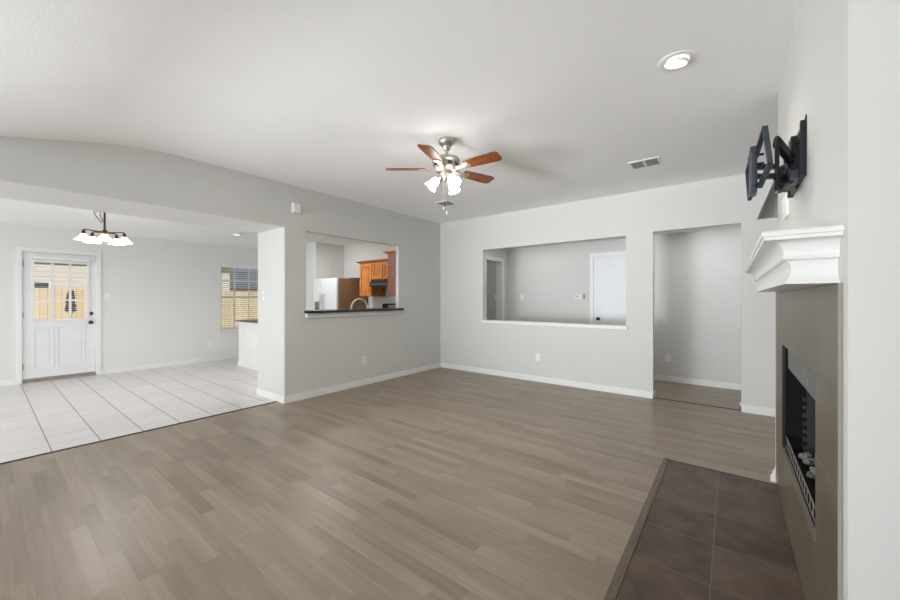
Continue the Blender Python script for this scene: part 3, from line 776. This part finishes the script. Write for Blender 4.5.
for k in range(5):
    a = R(1.5 + 72 * k); ca, sa = math.cos(a), math.sin(a); pit = R(-13)
    def T_(u, v, w=0):
        vz = v * math.sin(pit) + w * math.cos(pit); vv = v * math.cos(pit) - w * math.sin(pit)
        return (FX + u * ca - vv * sa, FY + u * sa + vv * ca, BZ + vz)
    prof = [(.185, .040), (.20, .050), (.36, .060), (.50, .064), (.528, .058), (.543, .040)]
    pts = [(u, v) for u, v in prof] + [(u, -v) for u, v in prof[::-1]]
    m = MB(); A = [m.bm.verts.new(T_(u, v, .004)) for u, v in pts]; B = [m.bm.verts.new(T_(u, v, -.004)) for u, v in pts]
    m.bm.faces.new(A); m.bm.faces.new(B[::-1])
    for i in range(len(pts)): m.bm.faces.new((A[i], B[i], B[(i + 1) % len(pts)], A[(i + 1) % len(pts)]))
    bl = m.build('blade', 'blade_wood', o)
    pr = [(.09, .020), (.14, .014), (.18, .020), (.215, .036), (.245, .030), (.262, .0)]
    pts = [(u, v) for u, v in pr] + [(u, -v) for u, v in pr[-2::-1]]
    m = MB(); A = [m.bm.verts.new(T_(u, v, -.0045)) for u, v in pts]; B = [m.bm.verts.new(T_(u, v, -.012)) for u, v in pts]
    m.bm.faces.new(A); m.bm.faces.new(B[::-1])
    for i in range(len(pts)): m.bm.faces.new((A[i], B[i], B[(i + 1) % len(pts)], A[(i + 1) % len(pts)]))
    m.build('blade_iron', 'nickel', bl)
lk = MB().lathe([(0, 0), (.06, 0), (.062, -.02), (.045, -.035), (.03, -.05), (.034, -.065), (.02, -.078), (0, -.08)], (FX, FY, 2.44), n=32).build('light_kit', 'nickel', o, 40)
for ang in (217, 337, 97):
    a = R(ang); dv = Vector((math.cos(a) * .66, math.sin(a) * .66, -.75)).normalized()
    p0 = Vector((FX, FY, 2.405)) + Vector((math.cos(a), math.sin(a), 0)) * .03
    p1 = Vector((FX, FY, 2.400)) + Vector((math.cos(a), math.sin(a), 0)) * .066
    MB().tube([p0, p0.lerp(p1, .6) + Vector((0, 0, .006)), p1], .009, 10).lathe([(0, -.004), (.02, 0), (.024, .02), (.02, .028), (0, .028)], p1, dv, 20).build('lamp_arm', 'nickel', o, 50)
    q = p1 + dv * .022
    MB().lathe([(r_ * .86, h_ * .84) for r_, h_ in ((.022, 0), (.030, .006), (.040, .03), (.045, .06), (.047, .085), (.054, .105), (.066, .122), (.064, .122), (.052, .104), (.044, .085), (.042, .06), (.037, .03), (.026, .008))], q, dv, 28).build('glass_shade', 'shade_lit', o, 60)
    l = bpy.data.lights.new('fan_lamp', 'POINT'); l.energy = 22; l.shadow_soft_size = .03; l.color = (1, .95, .88)
    lo = bpy.data.objects.new('fan_lamp', l); C.objects.link(lo); lo.location = q + dv * .06
for dx, dy, zb in ((-.016, -.02, 2.13), (.012, -.012, 2.09)):
    m = MB().tube([(FX + dx, FY + dy, 2.385), (FX + dx, FY + dy, zb)], .0022, 6)
    pc = m.build('pull_chain', 'nickel', o)
    MB().lathe([(0, 0), (.004, -.002), (.006, -.02), (.004, -.03), (0, -.031)], (FX + dx, FY + dy, zb), n=12).build('pull_knob', 'plate_white', pc, 50)

# chandelier in the dining room
HX, HY, HZ = -6.32, .965, 2.155
o = thing('chandelier', (HX, HY, ZD), 'bronze five arm chandelier with white bell shades in the dining room', 'chandelier')
MB().lathe([(0, 0), (.06, 0), (.062, -.01), (.045, -.022), (.015, -.03), (0, -.03)], (HX, HY, ZD), n=28).build('canopy', 'bronze', o, 40)
MB().tube([(HX, HY, ZD - .02), (HX, HY, HZ)], .011, 12).build('stem', 'bronze', o, 60)
MB().lathe([(0, .035), (.014, .034), (.02, .02), (.036, .008), (.04, -.004), (.03, -.018), (.012, -.028), (.014, -.038), (0, -.048)], (HX, HY, HZ), n=24).build('hub', 'brass', o, 50)
a0 = math.atan2(-HY, -HX)
for k in range(5):
    a = a0 + R(72 * k); dx, dy = math.cos(a), math.sin(a); rr = .196
    pts = [(HX + dx * r_, HY + dy * r_, HZ + z) for r_, z in ((.02, 0), (.06, -.004), (.12, .0), (.165, .006), (.187, .004), (rr, -.010), (rr, -.03))]
    MB().tube(pts, .007, 10).build('arm', 'bronze', o, 60)
    bx_, by_ = HX + dx * rr, HY + dy * rr
    MB().lathe([(0, .012), (.012, .012), (.016, 0), (.020, -.032), (.025, -.045), (0, -.045)], (bx_, by_, HZ - .015), n=18).build('socket', 'bronze', o, 50)
    MB().lathe([(.024, 0), (.030, -.008), (.044, -.030), (.066, -.056), (.086, -.074), (.089, -.078), (.085, -.078), (.063, -.060), (.041, -.034), (.026, -.01)], (bx_, by_, HZ - .053), n=28).build('glass_shade', 'alabaster_lit', o, 60)
    l = bpy.data.lights.new('chandelier_lamp', 'POINT'); l.energy = 7; l.shadow_soft_size = .03; l.color = (1, .985, .96)
    lo = bpy.data.objects.new('chandelier_lamp', l); C.objects.link(lo); lo.location = (bx_, by_, HZ - .105)
# slack chain beside the stem
def chain(pts, parent):
    m = MB(); k = 0
    for p, q in zip(pts, pts[1:]):
        p, q = Vector(p), Vector(q); n = max(1, int((q - p).length / .022))
        for i in range(n):
            c = p.lerp(q, (i + .5) / n); d_ = (q - p).normalized(); s_ = d_.cross(Vector((.3, .5, .8))).normalized()
            if k % 2: s_ = d_.cross(s_).normalized()
            m.tube([c + d_ * .015 * math.cos(t_) + s_ * .008 * math.sin(t_) for t_ in [2 * math.pi * j / 10 for j in range(10)]], .0024, 5, True); k += 1
    return m.build('chain', 'dark_nickel', parent, 60)
cr = Vector((math.cos(TH), math.sin(TH), 0)); H0 = Vector((HX, HY, 0))
cp = [H0 - cr * .012 + Vector((0, 0, ZD - .03)), H0 - cr * .07 + Vector((0, 0, ZD - .02)), H0 - cr * .135 + Vector((0, 0, 2.42)), H0 - cr * .12 + Vector((0, 0, 2.37)), H0 - cr * .07 + Vector((0, 0, 2.31)), H0 - cr * .035 + Vector((0, 0, 2.275)), H0 - cr * .02 + Vector((0, 0, 2.29)), H0 - cr * .055 + Vector((0, 0, 2.36)), H0 - cr * .06 + Vector((0, 0, 2.425))]
chain(cp, o)

# ------------------------------------------------------------------ outdoors
struct(MB().box(-60, XF - .15, -30, 50, -.25, -.15), 'floor_yard', 'dry_grass')
o = thing('wooden_fence', (-15, 5, -.15), 'tan wooden picket fence across the back yard', 'fence')
MB().box(-15.02, -14.98, -8, 18, -.1, 1.60).build('picket_panel', 'picket_wood', o)
for z in (.15, 1.3): MB().box(-15.06, -15.02, -8, 18, z, z + .09).build('rail', 'fence_wood', o)
for k in range(11): MB().box(-15.15, -15.06, -8 + k * 2.5, -7.9 + k * 2.5, -.15, 1.62).build('post', 'fence_wood', o)
o = thing('neighbor_house', (-24, 1, -.15), 'beige sided neighbouring house beyond the fence seen through the back door', 'house', 'neighbouring houses')
MB().box(-27, -22, -7, 8.45, -.15, 3.3).build('wall', 'lap_siding', o)
MB().prism([(-27.5, 3.3), (-21.5, 3.3), (-24.5, 5.0)], 'y', -7.4, 8.7).build('roof', 'roof_shingle', o)
wn_ = MB().box(-21.99, -21.95, -.2, 1.72, 1.74, 1.98).build('window', 'trim_white', o)
MB().box(-21.96, -21.94, -.1, 1.68, 1.76, 1.96).build('pane', 'dark_glass', wn_)
o = thing('neighbor_house', (-34, 15, -.15), 'far neighbouring house with a blue grey roof seen through the window', 'house', 'neighbouring houses')
MB().box(-38, -32, 11.5, 24, -.15, 2.25).build('wall', 'brick_red', o)
MB().prism([(-38.6, 2.2), (-31.4, 2.2), (-34.5, 3.75)], 'y', 11.0, 24.5).build('roof', 'roof_shingle', o)
o = thing('evergreen_shrub', (-13, 1.36, -.15), 'slim dark evergreen shrub in the yard behind the back door', 'shrub')
MB().tube([(-13, 1.36, -.15), (-13, 1.36, 1.2)], .03, 8).build('trunk', 'bark', o)
m = MB()
for k in range(60):
    z = random.uniform(1.0, 1.5); m.sphere((-13 + random.uniform(-.06, .06), 1.37 + random.uniform(-.10, .10) * (1.7 - z), z), random.uniform(.03, .06), (1, 1, 1.2), 1)
m.build('foliage', 'dark_leaf', o)
